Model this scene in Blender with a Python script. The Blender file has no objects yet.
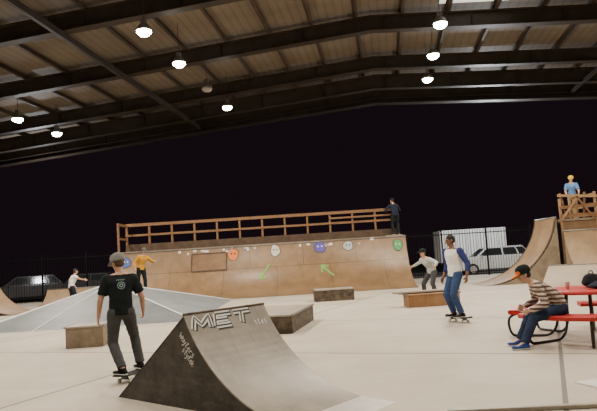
import bpy, bmesh, math, random
from mathutils import Vector as V, Matrix
from mathutils.bvhtree import BVHTree
random.seed(4)
C = bpy.context.scene.collection
rad = math.radians

# ------------------------------------------------------------------ materials
def mat(name, c1, c2=None, scale=4.0, rough=0.7, metal=0.0, bump=0.0, emis=None, es=0.0, detail=6, stretch=None, spec=0.3):
    m = bpy.data.materials.new(name); m.use_nodes = True
    nt = m.node_tree; b = nt.nodes['Principled BSDF']
    b.inputs['Roughness'].default_value = rough
    b.inputs['Metallic'].default_value = metal
    b.inputs['Specular IOR Level'].default_value = spec
    if c2 is None: c2 = tuple(x*0.85 for x in c1)
    tc = nt.nodes.new('ShaderNodeTexCoord'); mp = nt.nodes.new('ShaderNodeMapping')
    n = nt.nodes.new('ShaderNodeTexNoise'); n.inputs['Scale'].default_value = scale; n.inputs['Detail'].default_value = detail
    n.inputs['Roughness'].default_value = 0.65
    if stretch: mp.inputs['Scale'].default_value = stretch
    r = nt.nodes.new('ShaderNodeValToRGB')
    r.color_ramp.elements[0].position = 0.36; r.color_ramp.elements[1].position = 0.64
    r.color_ramp.elements[0].color = (*c1, 1); r.color_ramp.elements[1].color = (*c2, 1)
    L = nt.links
    L.new(tc.outputs['Object'], mp.inputs['Vector']); L.new(mp.outputs[0], n.inputs['Vector'])
    L.new(n.outputs['Fac'], r.inputs[0]); L.new(r.outputs[0], b.inputs['Base Color'])
    if bump:
        bp = nt.nodes.new('ShaderNodeBump'); bp.inputs['Strength'].default_value = bump
        bp.inputs['Distance'].default_value = 0.02
        L.new(n.outputs['Fac'], bp.inputs['Height']); L.new(bp.outputs[0], b.inputs['Normal'])
    if emis:
        b.inputs['Emission Color'].default_value = (*emis, 1); b.inputs['Emission Strength'].default_value = es
    return m

def add_joints(m, scale, bw, rh, mortar, dark, rotz=0, rot=(0,0,0), off=0.0, c2=.86):
    """multiply base colour by a brick-pattern of thin joints"""
    nt = m.node_tree; L = nt.links; b = nt.nodes['Principled BSDF']
    src = b.inputs['Base Color'].links[0].from_socket
    tc = nt.nodes.new('ShaderNodeTexCoord'); mp = nt.nodes.new('ShaderNodeMapping')
    mp.inputs['Rotation'].default_value = (rot[0], rot[1], rotz if rotz else rot[2])
    br = nt.nodes.new('ShaderNodeTexBrick'); br.offset = off
    br.inputs['Scale'].default_value = scale; br.inputs['Brick Width'].default_value = bw
    br.inputs['Row Height'].default_value = rh; br.inputs['Mortar Size'].default_value = mortar
    br.inputs['Color1'].default_value = (1,1,1,1); br.inputs['Color2'].default_value = (c2,c2,c2*.99,1)
    br.inputs['Mortar'].default_value = (dark, dark, dark, 1); br.inputs['Mortar Smooth'].default_value = 0.3
    mx = nt.nodes.new('ShaderNodeMix'); mx.data_type = 'RGBA'; mx.blend_type = 'MULTIPLY'; mx.inputs[0].default_value = 1
    L.new(tc.outputs['Object'], mp.inputs['Vector']); L.new(mp.outputs[0], br.inputs['Vector'])
    L.new(src, mx.inputs[6]); L.new(br.outputs['Color'], mx.inputs[7]); L.new(mx.outputs[2], b.inputs['Base Color'])

def add_scuffs(m, col, scale, lo, hi, stretch=(1,1,1), amt=.7):
    """mix in worn streaks of another colour"""
    nt = m.node_tree; L = nt.links; b = nt.nodes['Principled BSDF']
    src = b.inputs['Base Color'].links[0].from_socket
    tc = nt.nodes.new('ShaderNodeTexCoord'); mp = nt.nodes.new('ShaderNodeMapping'); mp.inputs['Scale'].default_value = stretch
    n = nt.nodes.new('ShaderNodeTexNoise'); n.inputs['Scale'].default_value = scale; n.inputs['Detail'].default_value = 10; n.inputs['Roughness'].default_value=.75
    r = nt.nodes.new('ShaderNodeMapRange'); r.inputs[1].default_value=lo; r.inputs[2].default_value=hi; r.inputs[4].default_value=amt
    mx = nt.nodes.new('ShaderNodeMix'); mx.data_type = 'RGBA'; mx.inputs[7].default_value=(*col,1)
    L.new(tc.outputs['Object'], mp.inputs['Vector']); L.new(mp.outputs[0], n.inputs['Vector']); L.new(n.outputs['Fac'], r.inputs[0])
    L.new(r.outputs[0], mx.inputs[0]); L.new(src, mx.inputs[6]); L.new(mx.outputs[2], b.inputs['Base Color'])

def stripes(name, ca, cb, freq, axis=2):
    m = mat(name, ca, cb); nt = m.node_tree; L = nt.links; b = nt.nodes['Principled BSDF']
    tc = nt.nodes.new('ShaderNodeTexCoord'); w = nt.nodes.new('ShaderNodeTexWave')
    w.bands_direction = 'Z'; w.inputs['Scale'].default_value = freq; w.inputs['Distortion'].default_value = 1.2
    w.inputs['Detail'].default_value = 1
    r = nt.nodes.new('ShaderNodeValToRGB'); r.color_ramp.interpolation = 'CONSTANT'
    r.color_ramp.elements[0].color = (*ca, 1); r.color_ramp.elements[1].color = (*cb, 1); r.color_ramp.elements[1].position = .5
    w2 = nt.nodes.new('ShaderNodeTexWave'); w2.bands_direction='DIAGONAL'; w2.inputs['Scale'].default_value = freq*.6
    mx = nt.nodes.new('ShaderNodeMix'); mx.data_type='RGBA'; mx.inputs[7].default_value=(cb[0]*1.6,cb[1]*1.6,cb[2]*1.6,1)
    g = nt.nodes.new('ShaderNodeMath'); g.operation='GREATER_THAN'; g.inputs[1].default_value=.72
    g2 = nt.nodes.new('ShaderNodeMath'); g2.operation='MULTIPLY'; g2.inputs[1].default_value=.6
    L.new(tc.outputs['Object'], w2.inputs['Vector']); L.new(w2.outputs['Fac'], g.inputs[0]); L.new(g.outputs[0], g2.inputs[0]); L.new(g2.outputs[0], mx.inputs[0])
    L.new(tc.outputs['Object'], w.inputs['Vector']); L.new(w.outputs['Fac'], r.inputs[0]); L.new(r.outputs[0], mx.inputs[6]); L.new(mx.outputs[2], b.inputs['Base Color'])
    return m

YAW = rad(-8.1)
M = {}
M['floor'] = mat('concrete', (.415,.365,.295), (.505,.450,.370), 0.45, .70, bump=.04, detail=9)
add_scuffs(M['floor'], (.27,.235,.185), .7, .50, .78, amt=.45)
add_scuffs(M['floor'], (.18,.15,.12), 3.5, .62, .8, amt=.4)
add_joints(M['floor'], 1.0, 6.0, 4.5, .03, .34, rotz=rad(8.1)+.25, c2=.94)
M['asphalt'] = mat('asphalt', (.03,.03,.03), (.05,.048,.045), 6, .9)
M['ramp_ply'] = mat('ramp surface', (.20,.175,.14), (.29,.255,.205), 1.6, .42, bump=.02, stretch=(1,1,2.5))
add_scuffs(M['ramp_ply'], (.09,.078,.062), 2, .52, .75, (1,4,1), .5)
M['black_side'] = mat('painted black plywood', (.036,.032,.028), (.075,.066,.057), 3.5, .6, bump=.1)
add_scuffs(M['black_side'], (.20,.17,.14), 4, .50, .75, (1,1,3), .5)
M['steel'] = mat('steel plate', (.5,.49,.47), (.62,.6,.58), 5, .4, .3)
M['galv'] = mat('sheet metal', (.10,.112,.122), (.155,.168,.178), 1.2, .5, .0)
M['galv_lit'] = mat('sheet metal lit tone', (.16,.175,.187), (.215,.23,.242), 1.2, .5, .0)
M['galv_edge'] = mat('metal edge', (.55,.56,.56), (.62,.63,.63), 3, .4, .1)
M['skatelite'] = mat('brown skate surface', (.185,.112,.055), (.25,.157,.082), 1.6, .38, detail=10, spec=.45)
add_joints(M['skatelite'], 1.0, 2.44, 1.22, .014, .42, rot=(rad(90),0,0), off=.5)
add_scuffs(M['skatelite'], (.085,.055,.034), 1.6, .50, .75, (1.6,.8,.8), .5)
add_scuffs(M['skatelite'], (.32,.23,.14), 2.6, .60, .85, (1,1,2), .3)
M['skatelite2'] = mat('tan skate surface', (.24,.155,.085), (.33,.225,.13), 1.2, .45)
add_scuffs(M['skatelite2'], (.12,.075,.042), 1.5, .5, .72, (1,1,1), .45)
M['bank'] = mat('pale ramp surface', (.30,.25,.19), (.38,.32,.25), 1.2, .6)
M['wood'] = mat('timber', (.13,.065,.03), (.20,.105,.05), 3, .7, stretch=(.4,3,3))
M['wood_y'] = mat('fresh timber', (.25,.15,.075), (.33,.205,.10), 3, .7)
M['wood_d'] = mat('dark timber', (.045,.029,.018), (.08,.05,.03), 3, .7)
M['ply_o'] = mat('orange plywood', (.22,.115,.05), (.30,.165,.078), 2, .55)
M['ply_b'] = mat('brown plywood', (.14,.08,.04), (.20,.12,.062), 2, .55)
M['ply_edge'] = mat('weathered plywood', (.16,.12,.08), (.24,.19,.13), 5, .7)
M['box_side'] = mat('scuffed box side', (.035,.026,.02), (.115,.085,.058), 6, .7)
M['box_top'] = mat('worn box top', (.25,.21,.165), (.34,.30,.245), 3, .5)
M['beam'] = mat('primer steel', (.026,.018,.013), (.044,.033,.025), 2, .5)
M['purlin'] = mat('purlin steel', (.05,.036,.026), (.08,.059,.042), 2, .6)
M['roof'] = mat('roof sheet', (.16,.128,.096), (.215,.177,.136), .35, .6)
add_joints(M['roof'], 1.0, 40, .3, .05, .8, rot=(0,0,rad(90)), c2=.95)
M['glow_panel'] = mat('glowing roof sheet', (.8,.8,.8), (.85,.85,.85), 1, .5, emis=(1,.98,.93), es=.8)  # brightness put in as emission; the sheet itself is no lamp
M['lens'] = mat('lamp glass', (1,1,1), (1,1,1), 1, .3, emis=(1,.95,.86), es=60)
M['lens_off'] = mat('dark lamp glass', (.3,.27,.24), (.35,.3,.27), 1, .2)
M['alu'] = mat('aluminium', (.14,.13,.12), (.2,.19,.18), 4, .4, .5)
M['fence'] = mat('black fence', (.003,.003,.003), (.006,.006,.006), 5, .6, spec=.1)
M['carw'] = mat('silver paint', (.50,.51,.53), (.57,.58,.59), 1, .25, .1)
M['card'] = mat('dark paint', (.05,.05,.055), (.07,.07,.075), 1, .2, .2)
M['glass'] = mat('car glass', (.015,.018,.02), (.025,.027,.03), 1, .1, spec=.6)
M['tyre'] = mat('rubber', (.02,.02,.02), (.03,.03,.03), 5, .85)
M['rim'] = mat('alloy', (.5,.5,.5), (.6,.6,.6), 5, .3, .7)
M['tail'] = mat('red lamp', (.35,.02,.02), (.4,.03,.03), 5, .3)
M['headl'] = mat('clear lamp', (.8,.8,.8), (.85,.85,.85), 5, .2)
M['trailer'] = mat('white trailer skin', (.74,.75,.74), (.80,.81,.80), 1.5, .5)
M['rib'] = mat('trailer rib', (.40,.41,.41), (.47,.48,.48), 1.5, .5)
M['red'] = mat('red coated mesh', (.38,.02,.018), (.50,.032,.028), 12, .45)
M['blackm'] = mat('black tube', (.012,.012,.012), (.02,.02,.02), 5, .4)
M['skin'] = mat('skin', (.44,.245,.165), (.52,.31,.22), 8, .55)
M['skin_d'] = mat('brown skin', (.17,.085,.05), (.22,.12,.075), 8, .55)
M['hair_b'] = mat('black hair', (.012,.01,.009), (.03,.022,.018), 40, .7, bump=.4)
M['hair_br'] = mat('brown hair', (.06,.035,.02), (.1,.06,.035), 40, .7, bump=.4)
M['eye'] = mat('eye', (.02,.015,.01), (.03,.02,.015), 4, .2)
M['lip'] = mat('lips', (.32,.13,.1), (.36,.15,.12), 4, .5)
def cloth(n, c, k=1.35): return mat(n, c, tuple(min(1,x*k) for x in c), 7, .9, bump=.2, spec=.1)
M['c_black'] = cloth('black cotton', (.009,.012,.013), 1.6)
M['c_char'] = cloth('charcoal canvas', (.050,.050,.054))
M['c_white'] = cloth('white cotton', (.70,.69,.67), 1.1)
M['c_blue'] = cloth('blue cotton', (.03,.043,.14))
M['c_denim'] = cloth('denim', (.035,.06,.135))
M['c_ddenim'] = cloth('dark denim', (.014,.017,.03))
M['c_mdenim'] = cloth('blue black denim', (.021,.031,.06))
M['c_yellow'] = cloth('mustard cotton', (.42,.21,.025), 1.2)
M['c_grey'] = cloth('grey cotton', (.34,.35,.35), 1.2)
M['c_lblue'] = cloth('light blue cotton', (.10,.20,.40), 1.2)
M['c_khaki'] = cloth('khaki twill', (.24,.165,.09), 1.2)
M['c_cap'] = cloth('grey tweed', (.14,.135,.13), 1.5)
M['c_dcap'] = cloth('dark grey tweed', (.07,.066,.062), 1.5)
M['c_orange'] = cloth('orange cap brim', (.62,.14,.02), 1.1)
M['c_helm'] = mat('yellow helmet shell', (.66,.40,.008), (.72,.45,.012), 3, .35)
M['c_stripe'] = stripes('brown striped knit', (.48,.40,.33), (.075,.04,.027), 5.2)
M['s_blue'] = cloth('blue suede', (.03,.055,.2))
M['s_black'] = cloth('black suede', (.012,.012,.014))
M['s_white'] = cloth('white sole', (.5,.5,.48), 1.1)
M['deck_g'] = mat('grip tape', (.02,.02,.02), (.03,.03,.03), 60, .95)
M['wheel_w'] = mat('urethane', (.6,.58,.5), (.65,.62,.55), 5, .5)
M['paint_w'] = mat('white paint', (.58,.58,.56), (.72,.72,.69), 9, .6)
M['paint_k'] = mat('black paint', (.015,.015,.015), (.03,.03,.03), 9, .6)
M['paint_g'] = mat('yellow green paint', (.14,.38,.07), (.18,.44,.10), 9, .6)
M['p_orange'] = mat('orange paint', (.62,.16,.03), (.56,.19,.06), 14, .6)
M['p_purple'] = mat('violet paint', (.075,.055,.30), (.11,.09,.36), 14, .6)
M['p_grey'] = mat('grey paint', (.30,.37,.39), (.40,.43,.41), 14, .6)
M['p_green'] = mat('dull green paint', (.05,.23,.08), (.10,.30,.12), 14, .6)
M['p_blue'] = mat('blue paint', (.04,.08,.30), (.08,.13,.34), 14, .6)
M['p_pale'] = mat('faded pale paint', (.48,.46,.41), (.58,.55,.50), 14, .6)
M['p_teal'] = mat('faded grey teal print', (.16,.24,.24), (.24,.33,.33), 9, .6)
M['cup'] = mat('paper cup', (.75,.73,.7), (.8,.78,.74), 9, .6)
M['bag'] = cloth('black nylon', (.016,.016,.02))
M['blotch'] = mat('white sheet', (.55,.54,.52), (.62,.61,.59), 2, .6)

# ------------------------------------------------------------------ mesh helpers
def ell(c, r, B=None, nu=12, nv=7):
    c = V(c)
    if not hasattr(r, '__len__'): r = (r, r, r)
    if B is None: B = (V((1,0,0)), V((0,1,0)), V((0,0,1)))
    pts = []
    for j in range(nv+1):
        th = math.pi*j/nv
        for i in range(nu if 0 < j < nv else 1):
            ph = 2*math.pi*i/nu
            pts.append(c + B[0]*(r[0]*math.sin(th)*math.cos(ph)) + B[1]*(r[1]*math.sin(th)*math.sin(ph)) + B[2]*(r[2]*math.cos(th)))
    return pts

class MB:
    def __init__(s): s.v=[]; s.f=[]
    def add(s, vs, fs):
        n=len(s.v); s.v += [tuple(v) for v in vs]; s.f += [tuple(i+n for i in f) for f in fs]; return s
    def box(s, c, size, rz=0, mt=None):
        h=V(size)/2; R = mt if mt else Matrix.Rotation(rz,3,'Z')
        vs=[V(c)+R@V((h.x*a,h.y*b,h.z*d)) for a in(-1,1) for b in(-1,1) for d in(-1,1)]
        return s.add(vs,[(0,1,3,2),(4,6,7,5),(0,4,5,1),(2,3,7,6),(0,2,6,4),(1,5,7,3)])
    def tube(s, p0, p1, r0, r1=None, n=14, cap=True):
        p0=V(p0);p1=V(p1); r1=r0 if r1 is None else r1; d=(p1-p0).normalized()
        a=d.orthogonal().normalized(); b=d.cross(a)
        vs=[];
        for p,r in((p0,r0),(p1,r1)):
            for i in range(n):
                t=2*math.pi*i/n; vs.append(p+a*(r*math.cos(t))+b*(r*math.sin(t)))
        fs=[(i,(i+1)%n,n+(i+1)%n,n+i) for i in range(n)]
        if cap: fs+= [tuple(range(n))[::-1], tuple(range(n,2*n))]
        return s.add(vs,fs)
    def hull(s, pts):
        bm=bmesh.new()
        for p in pts: bm.verts.new(p)
        r=bmesh.ops.convex_hull(bm,input=bm.verts)
        dele=[g for g in r['geom_interior'] if isinstance(g,bmesh.types.BMVert)]
        bmesh.ops.delete(bm,geom=dele,context='VERTS')
        loose=[v for v in bm.verts if not v.link_faces]
        bmesh.ops.delete(bm,geom=loose,context='VERTS')
        bm.verts.index_update()
        s.add([v.co.copy() for v in bm.verts],[tuple(v.index for v in f.verts) for f in bm.faces]); bm.free(); return s
    def prism(s, poly, fn0, fn1):
        n=len(poly); vs=[fn0(p) for p in poly]+[fn1(p) for p in poly]
        return s.add(vs,[tuple(range(n))[::-1],tuple(range(n,2*n))]+[(i,(i+1)%n,n+(i+1)%n,n+i) for i in range(n)])
    def lathe(s, prof, c=(0,0,0), n=20):
        c=V(c); vs=[]
        for r,z in prof:
            for i in range(n):
                t=2*math.pi*i/n; vs.append(c+V((r*math.cos(t),r*math.sin(t),z)))
        fs=[]
        for k in range(len(prof)-1):
            for i in range(n): fs.append((k*n+i,k*n+(i+1)%n,(k+1)*n+(i+1)%n,(k+1)*n+i))
        return s.add(vs,fs)
    def obj(s, name, m, parent=None, smooth=False, bevel=0, loc=None, rz=0, kind=None, label=None):
        me=bpy.data.meshes.new(name); me.from_pydata(s.v,[],s.f); me.update()
        bm=bmesh.new(); bm.from_mesh(me); bmesh.ops.recalc_face_normals(bm,faces=bm.faces); bm.to_mesh(me); bm.free()
        o=bpy.data.objects.new(name,me); C.objects.link(o)
        me.materials.append(M[m] if isinstance(m,str) else m)
        if smooth:
            for p in me.polygons: p.use_smooth=True
        if bevel:
            b=o.modifiers.new('bevel','BEVEL'); b.width=bevel; b.segments=2; b.limit_method='ANGLE'
        if parent: o.parent=parent
        if loc is not None: o.location=loc
        if rz: o.rotation_euler[2]=rz
        if kind: o['kind']=kind
        if label: o['label']=label
        return o

def top(o, label, cat, group=None):
    o['label']=label; o['category']=cat
    if group: o['group']=group
    return o
def empty(name, loc, rz=0, label='', cat='', group=None):
    e=bpy.data.objects.new(name,None); C.objects.link(e); e.location=loc; e.rotation_euler[2]=rz
    e.empty_display_size=.2
    return top(e,label,cat,group)

def remesh(o, vox, sm=4, disp=0.0):
    m=o.modifiers.new('r','REMESH'); m.mode='VOXEL'; m.voxel_size=vox
    s=o.modifiers.new('s','SMOOTH'); s.iterations=sm; s.factor=.5
    if disp:
        t=bpy.data.textures.get('folds') or bpy.data.textures.new('folds','CLOUDS'); t.noise_scale=.09
        d=o.modifiers.new('d','DISPLACE'); d.texture=t; d.strength=disp; d.mid_level=.5
    bpy.context.view_layer.update()
    dg=bpy.context.evaluated_depsgraph_get()
    me=bpy.data.meshes.new_from_object(o.evaluated_get(dg)); o.modifiers.clear(); o.data=me
    for p in me.polygons: p.use_smooth=True
    return o

def strokes(name, lines, width, fn, m, parent, step=.06):
    """flat painted strokes following a surface; fn(u,v)->3D point"""
    mb=MB()
    for ln in lines:
        pts=[]
        for a,b in zip(ln[:-1],ln[1:]):
            n=max(1,int(math.hypot(b[0]-a[0],b[1]-a[1])/step))
            for k in range(n): pts.append((a[0]+(b[0]-a[0])*k/n,a[1]+(b[1]-a[1])*k/n))
        pts.append(ln[-1]); vs=[]
        for i,p in enumerate(pts):
            q0=pts[max(0,i-1)]; q1=pts[min(len(pts)-1,i+1)]
            dx,dy=q1[0]-q0[0],q1[1]-q0[1]; l=math.hypot(dx,dy) or 1
            nx,ny=-dy/l*width/2,dx/l*width/2
            vs+= [fn(p[0]+nx,p[1]+ny),fn(p[0]-nx,p[1]-ny)]
        mb.add(vs,[(2*i,2*i+1,2*i+3,2*i+2) for i in range(len(pts)-1)])
    return mb.obj(name,m,parent)
def disc(name, c, r, fn, m, parent, ry=None, n=20, wob=0.0, ph=1.3):
    ry=ry or r; pts=[fn(*c)]
    for i in range(n):
        t=2*math.pi*i/n; k=1+wob*(math.sin(3*t+ph)+.6*math.sin(5*t+2*ph))
        pts.append(fn(c[0]+r*k*math.cos(t),c[1]+ry*k*math.sin(t)))
    return MB().add(pts,[(0,i+1,(i+1)%n+1) for i in range(n)]).obj(name,m,parent)

# ------------------------------------------------------------------ setting
fl=MB().box((0,14,-.1),(60,40,.2)).obj('floor','floor',kind='structure')
MB().box((0,62,-.14),(120,56,.2)).obj('floor_outside','asphalt',kind='structure')

def Bw(a,b,z=0): return V((a*math.cos(YAW)-b*math.sin(YAW), a*math.sin(YAW)+b*math.cos(YAW), z))
SL=.07; A0,A1=-25.,17.
def slab(mb,a0,z0,a1,z1,th,b0,b1):
    vs=[(a,b,z+t) for a,z in((a0,z0),(a1,z1)) for b in(b0,b1) for t in(0,th)]
    mb.add(vs,[(0,1,3,2),(4,6,7,5),(0,4,5,1),(2,3,7,6),(0,2,6,4),(1,5,7,3)])
zr=9.4
mb=MB()
n=1
slab(mb,A0,zr+.75-SL*abs(A0),0,zr+.75,.05,-6,30.3); slab(mb,0,zr+.75,A1,zr+.75-SL*A1,.05,-6,30.3)
mb.obj('ceiling','roof',rz=YAW,kind='structure')
for b,dz in ((7.5,0),(12,0),(16.5,0),(21,0),(25.5,0),(28.2,-.12),(30,-.12)):
    mb=MB(); dep=.55-dz
    for s,e in((A0,0),(0,A1)):
        z0=zr+dz-SL*abs(s); z1=zr+dz-SL*abs(e)
        slab(mb,s,z0,e,z1,.03,-.17,.17); slab(mb,s,z0+dep-.03,e,z1+dep-.03,.03,-.17,.17)
        slab(mb,s,z0+.03,e,z1+.03,dep-.06,-.012,.012)
    a=A0+1.5
    while a<A1:
        slab(mb,a,zr+dz-SL*abs(a)+.03,a+.015,zr+dz-SL*abs(a)+.03,dep-.06,-.12,.12); a+=3
    top(mb.obj('roof_rafter','beam',loc=Bw(0,b),rz=YAW),'dark primer-painted steel rafter under the metal roof','roof beam','steel roof rafters')
# deep girder band closing the open roof edge
mb=MB()
for s,e in((A0,0),(0,A1)):
    slab(mb,s,zr-.32-SL*abs(s),e,zr-.32-SL*abs(e),1.06,.2,.26)
    slab(mb,s,zr-.35-SL*abs(s),e,zr-.35-SL*abs(e),.03,-.10,.40)
top(mb.obj('roof_edge_girder','beam',loc=Bw(0,30),rz=YAW),'deep dark brown steel girder along the open roof edge','roof beam')
a=A0+.5
while a<A1:
    z=zr+.55-SL*abs(a); mb=MB()
    mb.box((0,12.2,z+.1),(.02,36.2,.2)); mb.box((.045,12.2,z+.01),(.09,36.2,.02)); mb.box((-.045,12.2,z+.185),(.09,36.2,.02))
    top(mb.obj('roof_purlin','purlin',loc=Bw(a,0),rz=YAW),'thin dark steel purlin running under the roof sheets','roof beam','roof purlins')
    a+=1.6
for a,th in((-9.2,.2),(9.3,.16)):
    zz=zr-SL*abs(a)-.02
    top(MB().box((0,17,zz+.0-th/2+.02),(.12,26.2,th)).obj('roof_tie_beam','beam',loc=Bw(a,0),rz=YAW),'long dark steel beam running under the rafters','roof beam')
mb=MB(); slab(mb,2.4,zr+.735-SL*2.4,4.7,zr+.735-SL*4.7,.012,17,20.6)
top(mb.obj('skylight','glow_panel',rz=YAW),'white translucent skylight sheet with added glow in the metal roof','skylight')

def lamp(a,b,z,power,on=True):
    e=empty('high_bay_lamp',Bw(a,b,z),YAW,'lit round metal high bay lamp hanging from the roof' if on else 'unlit metal high bay lamp hanging from the roof','lamp','high bay lamps')
    MB().lathe([(.215,0),(.22,.02),(.19,.11),(.12,.19),(.08,.21),(.001,.21)]).obj('lamp_shade','alu',e,smooth=True)
    MB().lathe([(.001,-.15),(.12,-.13),(.20,-.06),(.215,.015),(.001,.02)]).obj('lamp_glass','lens' if on else 'lens_off',e,smooth=True)
    MB().box((0,0,.28),(.15,.15,.15)).obj('ballast_box','alu',e,bevel=.01)
    zt=zr+.745-SL*abs(a)-z
    MB().tube((0,0,.35),(0,0,zt),.010,n=8).obj('rod','purlin',e)
    if on:
        l=bpy.data.lights.new('lamp_light','SPOT'); l.energy=power; l.color=(1,.88,.72); l.shadow_soft_size=.15
        l.spot_size=rad(176); l.spot_blend=.3
        o=bpy.data.objects.new('lamp_light',l); C.objects.link(o); o.parent=e; o.location=(0,0,-.20)
P=1220
for b in (6.8,12.9,16.0,18.95,22.1,25.1): lamp(-6.45,b,8.3,P,on=(b!=22.1))
for b in (3,9.4,15.6,18.6,21.6,24.6): lamp(2.15,b,8.5,P)
for b in (9.5,15.8,21.9,24.8): lamp(-14.3,b,7.8,P)
for b in (6,12,18,24): lamp(10.7,b,8.2,P)
lamp(-6.45,1,8.3,P)
# unseen fill lights added to brighten the parked cars and trailer
for p,en in(((10,31.6,6),1000),((-13.5,31.6,6),500),((12.5,37.8,5.5),900)):
    l=bpy.data.lights.new('lot_fill_light','POINT'); l.energy=en; l.color=(.95,.97,1); l.shadow_soft_size=.3
    o=bpy.data.objects.new('lot_fill_light',l); C.objects.link(o); o.location=p

# ------------------------------------------------------------------ fence
def fence(x,y,rz):
    e=empty('fence_panel',(x,y,-.04),rz,'black steel picket fence panel at the lot edge','fence','black picket fence panels')
    H=2.55
    MB().box((0,0,H/2+.05),(.08,.08,H+.1)).obj('post','fence',e)
    MB().box((1.22,0,H-.18),(2.355,.04,.05)).obj('rail','fence',e)
    MB().box((1.22,0,.25),(2.355,.04,.05)).obj('rail','fence',e)
    mb=MB()
    for k in range(1,17): mb.box((k*2.44/17,0,H/2+.05),(.018,.018,H-.05))
    mb.obj('pickets','fence',e)
for k in range(17): fence(-24+k*2.44,33,0)

# ------------------------------------------------------------------ cars and trailer
def car(loc, rz, body, label, suv=0):
    e=empty('car',loc,rz,label,'car')
    lo=[(-2.2,.28),(-2.27,.55),(-2.2,.82),(-2.05,.92),(-1.1,1.0),(1.75,1.02),(2.15,.95),(2.27,.6),(2.2,.28)]
    MB().prism(lo,lambda p:(p[0],-.88,p[1]),lambda p:(p[0],.88,p[1])).obj('car_body',body,e,bevel=.06)
    zt=1.42+suv*.18; r0=1.35+suv*.5
    pr=[(-1.2,.98),(-.45,zt+.03),(r0,zt+.05),(2.1,1.0)]
    wf=lambda z:.84-.2*(z-.98)/.45
    MB().prism(pr,lambda p:(p[0],-wf(p[1]),p[1]),lambda p:(p[0],wf(p[1]),p[1])).obj('cabin',body,e,bevel=.05)
    z0,z1=1.06,zt-.04
    xa=lambda z:-1.2+.75*(z-.98)/(zt-.95)     # windscreen line
    xb=lambda z:2.1-(2.1-r0)*(z-1.0)/(zt-.95)
    for s in(-1,1):
        yv=lambda z:s*(wf(z)+.012)
        for xl0,xl1,xr0,xr1 in((xa(z0)+.14,xa(z1)+.10,.36,.36),(.46,.46,1.25,1.15),(1.33,1.23,xb(z0)-.12,xb(z1)-.08)):
            if xr1-xl1<.05: xr1=xl1+.06
            MB().add([(xl0,yv(z0),z0),(xr0,yv(z0),z0),(xr1,yv(z1),z1),(xl1,yv(z1),z1)],[(0,1,2,3)]).obj('window','glass',e)
        for x in(-1.38,1.38):
            MB().tube((x,s*.70,.33),(x,s*.9,.33),.33,n=24).obj('tyre','tyre',e,bevel=.02)
            mb=MB().tube((x,s*.88,.33),(x,s*.915,.33),.2,n=20); mb.obj('rim','rim',e)
        MB().box((-2.22,s*.6,.72),(.12,.38,.14)).obj('headlight','headl',e,bevel=.03)
        MB().box((2.2,s*.65,.78),(.12,.3,.16)).obj('tail_light','tail',e,bevel=.03)
        MB().box((-.85,s*.95,1.03),(.12,.16,.12)).obj('mirror',body,e,bevel=.03)
    for f_,dx in((xa,-.02),(xb,.02)):
        MB().add([(f_(z0)+dx,-wf(z0)+.1,z0),(f_(z0)+dx,wf(z0)-.1,z0),(f_(z1)+dx,wf(z1)-.1,z1),(f_(z1)+dx,-wf(z1)+.1,z1)],[(0,1,2,3)]).obj('windscreen','glass',e)
    return e
car((11.1,35.3,-.04),0,'carw','silver hatchback parked behind the black fence',suv=.5)
car((-16.6,36.0,-.04),rad(25),'card','dark car parked behind the fence',suv=.4)
car((-11.9,36.0,-.04),rad(170),'card','black sedan parked behind the fence')
e=empty('trailer',(12.0,43.0,-.04),0,'white box trailer with ribbed side parked in the lot','trailer')
MB().box((0,0,1.75),(4.6,2.2,2.25)).obj('trailer_body','trailer',e,bevel=.03)
for k in range(19): MB().box((-2.2+k*.2444,-1.12,1.75),(.05,.04,2.15)).obj('rib','rib',e)
for x in(-.8,.2): MB().tube((x,-1.08,.38),(x,-.8,.38),.38,n=20).obj('tyre','tyre',e)
MB().box((0,0,.55),(4.6,1.8,.14)).obj('chassis','blackm',e)

# ------------------------------------------------------------------ quarter pipes
def arc(R,h,n=20):
    ph=math.acos(1-h/R); return [(R*math.sin(ph*k/n),R*(1-math.cos(ph*k/n))) for k in range(n+1)]
def quarter(name,loc,rz,w,h,R,deck,surf,side,label,x0=0):
    """local: x across 0..w, y from base (0) back, transition faces -y"""
    e=empty(name,loc,rz,label,'skate ramp')
    pf=arc(R,h); D=pf[-1][0]
    mb=MB(); n=len(pf)
    vs=[(x,y,z+.012) for x in(0,w) for y,z in pf]+[(x,y+.02,z-.012) for x in(0,w) for y,z in pf]
    fs=[(i,i+1,n+i+1,n+i) for i in range(n-1)]+[(2*n+i,3*n+i,3*n+i+1,2*n+i+1) for i in range(n-1)]
    mb.add(vs,fs); mb.obj('riding_surface',surf,e,smooth=True)
    poly=[(y+.03,max(0,z-.015)) for y,z in pf]+[(D+deck,h-.03),(D+deck,0)]
    for x in(.0,w-.03):
        MB().prism(poly,lambda p:(x,p[0],p[1]),lambda p:(x+.03,p[0],p[1])).obj('side_panel',side,e)
    MB().tube((0,D-.0,h+.0),(w,D-.0,h+.0),.03).obj('coping','alu',e,smooth=True)
    if deck>.2:
        MB().box((w/2,D+deck/2+.02,h-.02),(w,deck-.04,.04)).obj('deck_floor','ply_edge',e)
    MB().box((w/2,D+deck-.015,h/2-.02),(w,.03,h-.04)).obj('back_panel',side,e)
    def fn(x,s,o=.018):
        ph=s/R; return (x, R*math.sin(ph)-o*math.sin(ph), R*(1-math.cos(ph))+.012+o*math.cos(ph))
    return e,D,fn
X0,X1=-8.47,4.85
e,D,fn=quarter('quarter_pipe',(X0,25.4,0),0,X1-X0,2.24,2.4,1.45,'skatelite','wood_d','wide brown quarter pipe with timber railing and painted circles')
W=X1-X0
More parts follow.
